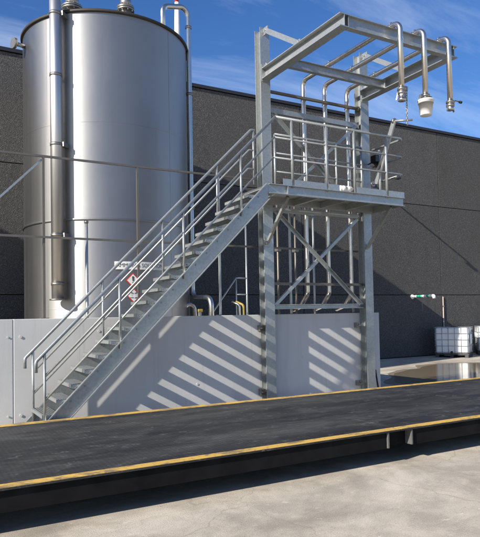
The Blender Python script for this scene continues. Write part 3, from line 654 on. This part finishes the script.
# raised boarding arm at the platform end
aa = thing('boarding_arm', 'raised flat steel arm leaning out from the platform end railing', 'gangway arm', (7.8, 8.2, PT))
A0, A1 = onY(376, 184, 8.45), onY(394, 121, 8.10)
MB().bar(A0, A1, .03, .10, (0, 1, 0)).build('arm', G, aa); dA = (A1-A0).normalized()
MB().disc(A1+dA*.0, (0, 1, 0), .05, .05, 14).build('pivot', CLAMP, aa)
MB().tube([A1, A1+Vector((.22, -.25, -.02))], .02, 10).build('cross_bar', G, aa); MB().bar(A0+Vector((0, -.03, .25)), A0.lerp(A1, .55)+Vector((0, -.03, 0)), .02, .05, (0, 1, 0)).build('spring_tube', CLAMP, aa)
# floodlight on the railing
fp = onY(377, 160, 8.75); fl_ = thing('floodlight', 'small black floodlight clamped behind the platform railing', 'floodlight', fp)
MB().box(fp.x-.09, fp.x+.08, fp.y-.04, fp.y+.09, fp.z-.06, fp.z+.09).build('housing', BLACK, fl_, bevel=.015); MB().box(fp.x-.075, fp.x+.065, fp.y-.047, fp.y-.041, fp.z-.04, fp.z+.07).build('lens', LENS, fl_)
MB().bar(fp+Vector((-.06, 0, -.05)), fp+Vector((.03, 0, -.16)), .05, .05).build('bracket', BLACK, fl_); MB().tube([fp+Vector((0, .05, -.0)), fp+Vector((.0, .25, -.03))], .012, 6).build('stem', BLACK, fl_)
# rolled cloth on the platform floor
rc = MB(); p0 = onY(341, 186, 8.30); p1 = onY(354.5, 187.5, 8.30)
rp = [(6.64+.30*i/10, 8.20+.015*math.sin(i*1.7), PT+.062+.008*math.sin(i*2.3)) for i in range(11)]
o = rc.tube(rp, [.03, .055, .06, .052, .06, .058, .05, .06, .056, .05, .03], 14).build('rolled_cloth', CLOTH); o['label'] = 'pale rolled cloth lying on the platform floor'; o['category'] = 'cloth'

# ---------------------------------------------------------------- weighbridge
wb = thing('weighbridge', 'long black weighbridge deck with yellow edge lines', 'weighbridge', (4, 6.5, 0))
Y0, Y1, DT = 5.03, 8.05, .38
seg = [-10.4, -1.2, 4.875, 12.0, 17.6]
for i in range(4):
    MB().box(seg[i]+.006, seg[i+1]-.006, Y0, Y1, DT-.018, DT).build('deck_plate', DECK, wb)
    for y0, y1 in ((Y0+.004, Y0+.125), (Y1-.15, Y1-.004)): MB().box(seg[i]+.01, seg[i+1]-.01, y0, y1, DT+.0005, DT+.004).build('edge_line', YEL, wb)
for i in range(4):
    a, c = seg[i]+.19, seg[i+1]-.19
    for yw, s in ((Y0+.07, -1), (Y1-.07, 1)):
        if s < 0:
            MB().box(a, c, Y0+.028, Y0+.04, .182, .361).box(a, c, Y0+.041, Y0+.12, .182, .194).build('side_plate', BLACK, wb); continue
        b = MB().ext([(-.05*s*s, 0), (.05, 0), (.05, .012), (.006, .012), (.006, .168), (.05, .168), (.05, .18), (-.05, .18), (-.05, .168), (-.006, .168), (-.006, .012), (-.05, .012)], (a, yw, .181), (c, yw, .181), (0, 1, 0), (0, 0, 1)).build('side_beam', BLACK, wb)
    for yw in (5.9, 6.55, 7.2): MB().ibeam((a, yw, .27), (c, yw, .27), .178, .1, .012, .012).build('inner_beam', BLACK, wb)
for i in range(5):
    for x in ((seg[i]+.17,) if i == 0 else (seg[i]-.17,) if i == 4 else (seg[i]-.18, seg[i]+.18)):
        MB().box(x-.006, x+.006, Y0+.13, Y1-.13, .19, .36).build('end_plate', BLACK, wb)
        MB().box(x-.012, x+.012, Y0+.008, Y0+.112, .186, .358).build('gusset', RUST, wb, bevel=.003)
    if 0 < i < 4: MB().box(seg[i]-.17, seg[i]+.17, Y0+.115, Y0+.128, .185, .36).build('recess_plate', BLACK, wb)
    for y in (5.85, 7.3):
        MB().box(seg[i]-.14, seg[i]+.14, y-.16, y+.16, 0, .09).build('foot_block', BLACK, wb, bevel=.01)
        MB().tube([(seg[i], y, .09), (seg[i], y, .3)], .06, 14).build('load_cell', CLAMP, wb); MB().box(seg[i]-.155, seg[i]+.155, y-.12, y+.12, .3, .355).build('load_bridge', BLACK, wb)
# ---------------------------------------------------------------- intermediate bulk containers
def make_ibc(label, loc, rz):
    t = thing('bulk_container', label, 'container', loc, 'white caged bulk containers by the hall wall'); t.rotation_euler.z = rz; BASE[t.name] = Vector((0, 0, 0)); Wd, Dp = .6, .5
    pl = MB()
    for x in (-.52, 0, .52): pl.box(x-.06, x+.06, -Dp, Dp, 0, .10)
    pl.box(-Wd, Wd, -Dp, Dp, .101, .145).build('pallet', PALLET, t)
    MB().box(-Wd+.025, Wd-.025, -Dp+.025, Dp-.025, .147, 1.10).build('bottle', BOT, t, bevel=.055)
    MB().lathe((0, 0, 1.10), [(.11, 0), (.11, .035), (.09, .045), (0, .045)], 24).build('lid', INK, t)
    for s in (-1, 1):
        for x in [-.56+.28*i*.8 for i in range(6)]: MB().tube([(x, s*Dp, .15), (x, s*Dp, 1.13)], .009, 6).build('cage_bar', CAGE, t)
        for y in (-.44, -.22, 0, .22, .44): MB().tube([(s*Wd, y, .15), (s*Wd, y, 1.13)], .009, 6).build('cage_bar', CAGE, t)
        MB().bar((-.15, s*.2, 1.125), (-.15, s*Dp, 1.125), .03, .012).build('top_strap', CAGE, t)
    for z in (.20, .43, .66, .89, 1.12):
        MB().tube([(-Wd, -Dp, z), (Wd, -Dp, z), (Wd, Dp, z), (-Wd, Dp, z), (-Wd, -Dp, z)], .010, 6, False).build('cage_ring', CAGE, t)
    MB().box(Wd+.012, Wd+.016, -.22, .2, .5, .85).build('label_plate', WHITE, t)
    MB().tube([(.0, -Dp+.03, .2), (.0, -Dp-.06, .2)], .04, 12).build('valve', RUBBER, t)
    return t
make_ibc('white caged plastic bulk container standing at the puddle by the hall wall', (18.02, 15.68, 0), R(-59))
make_ibc('second white caged bulk container, half hidden beside the blue drum', (20.1, 15.6, 0), R(-45))
dl = Vector((19.15, 14.75, 0)); dr_ = thing('drum', 'blue plastic drum standing beside the white bulk containers', 'drum', dl)
MB().lathe(dl, [(0, .0), (.27, .0), (.29, .03), (.29, .28), (.30, .30), (.29, .32), (.29, .58), (.30, .60), (.29, .62), (.29, .86), (.26, .89), (.0, .89)], 28).build('body', BLUE, dr_); MB().disc(dl+Vector((.12, 0, .9)), (0, 0, 1), .03, .03).build('bung', RUBBER, dr_)
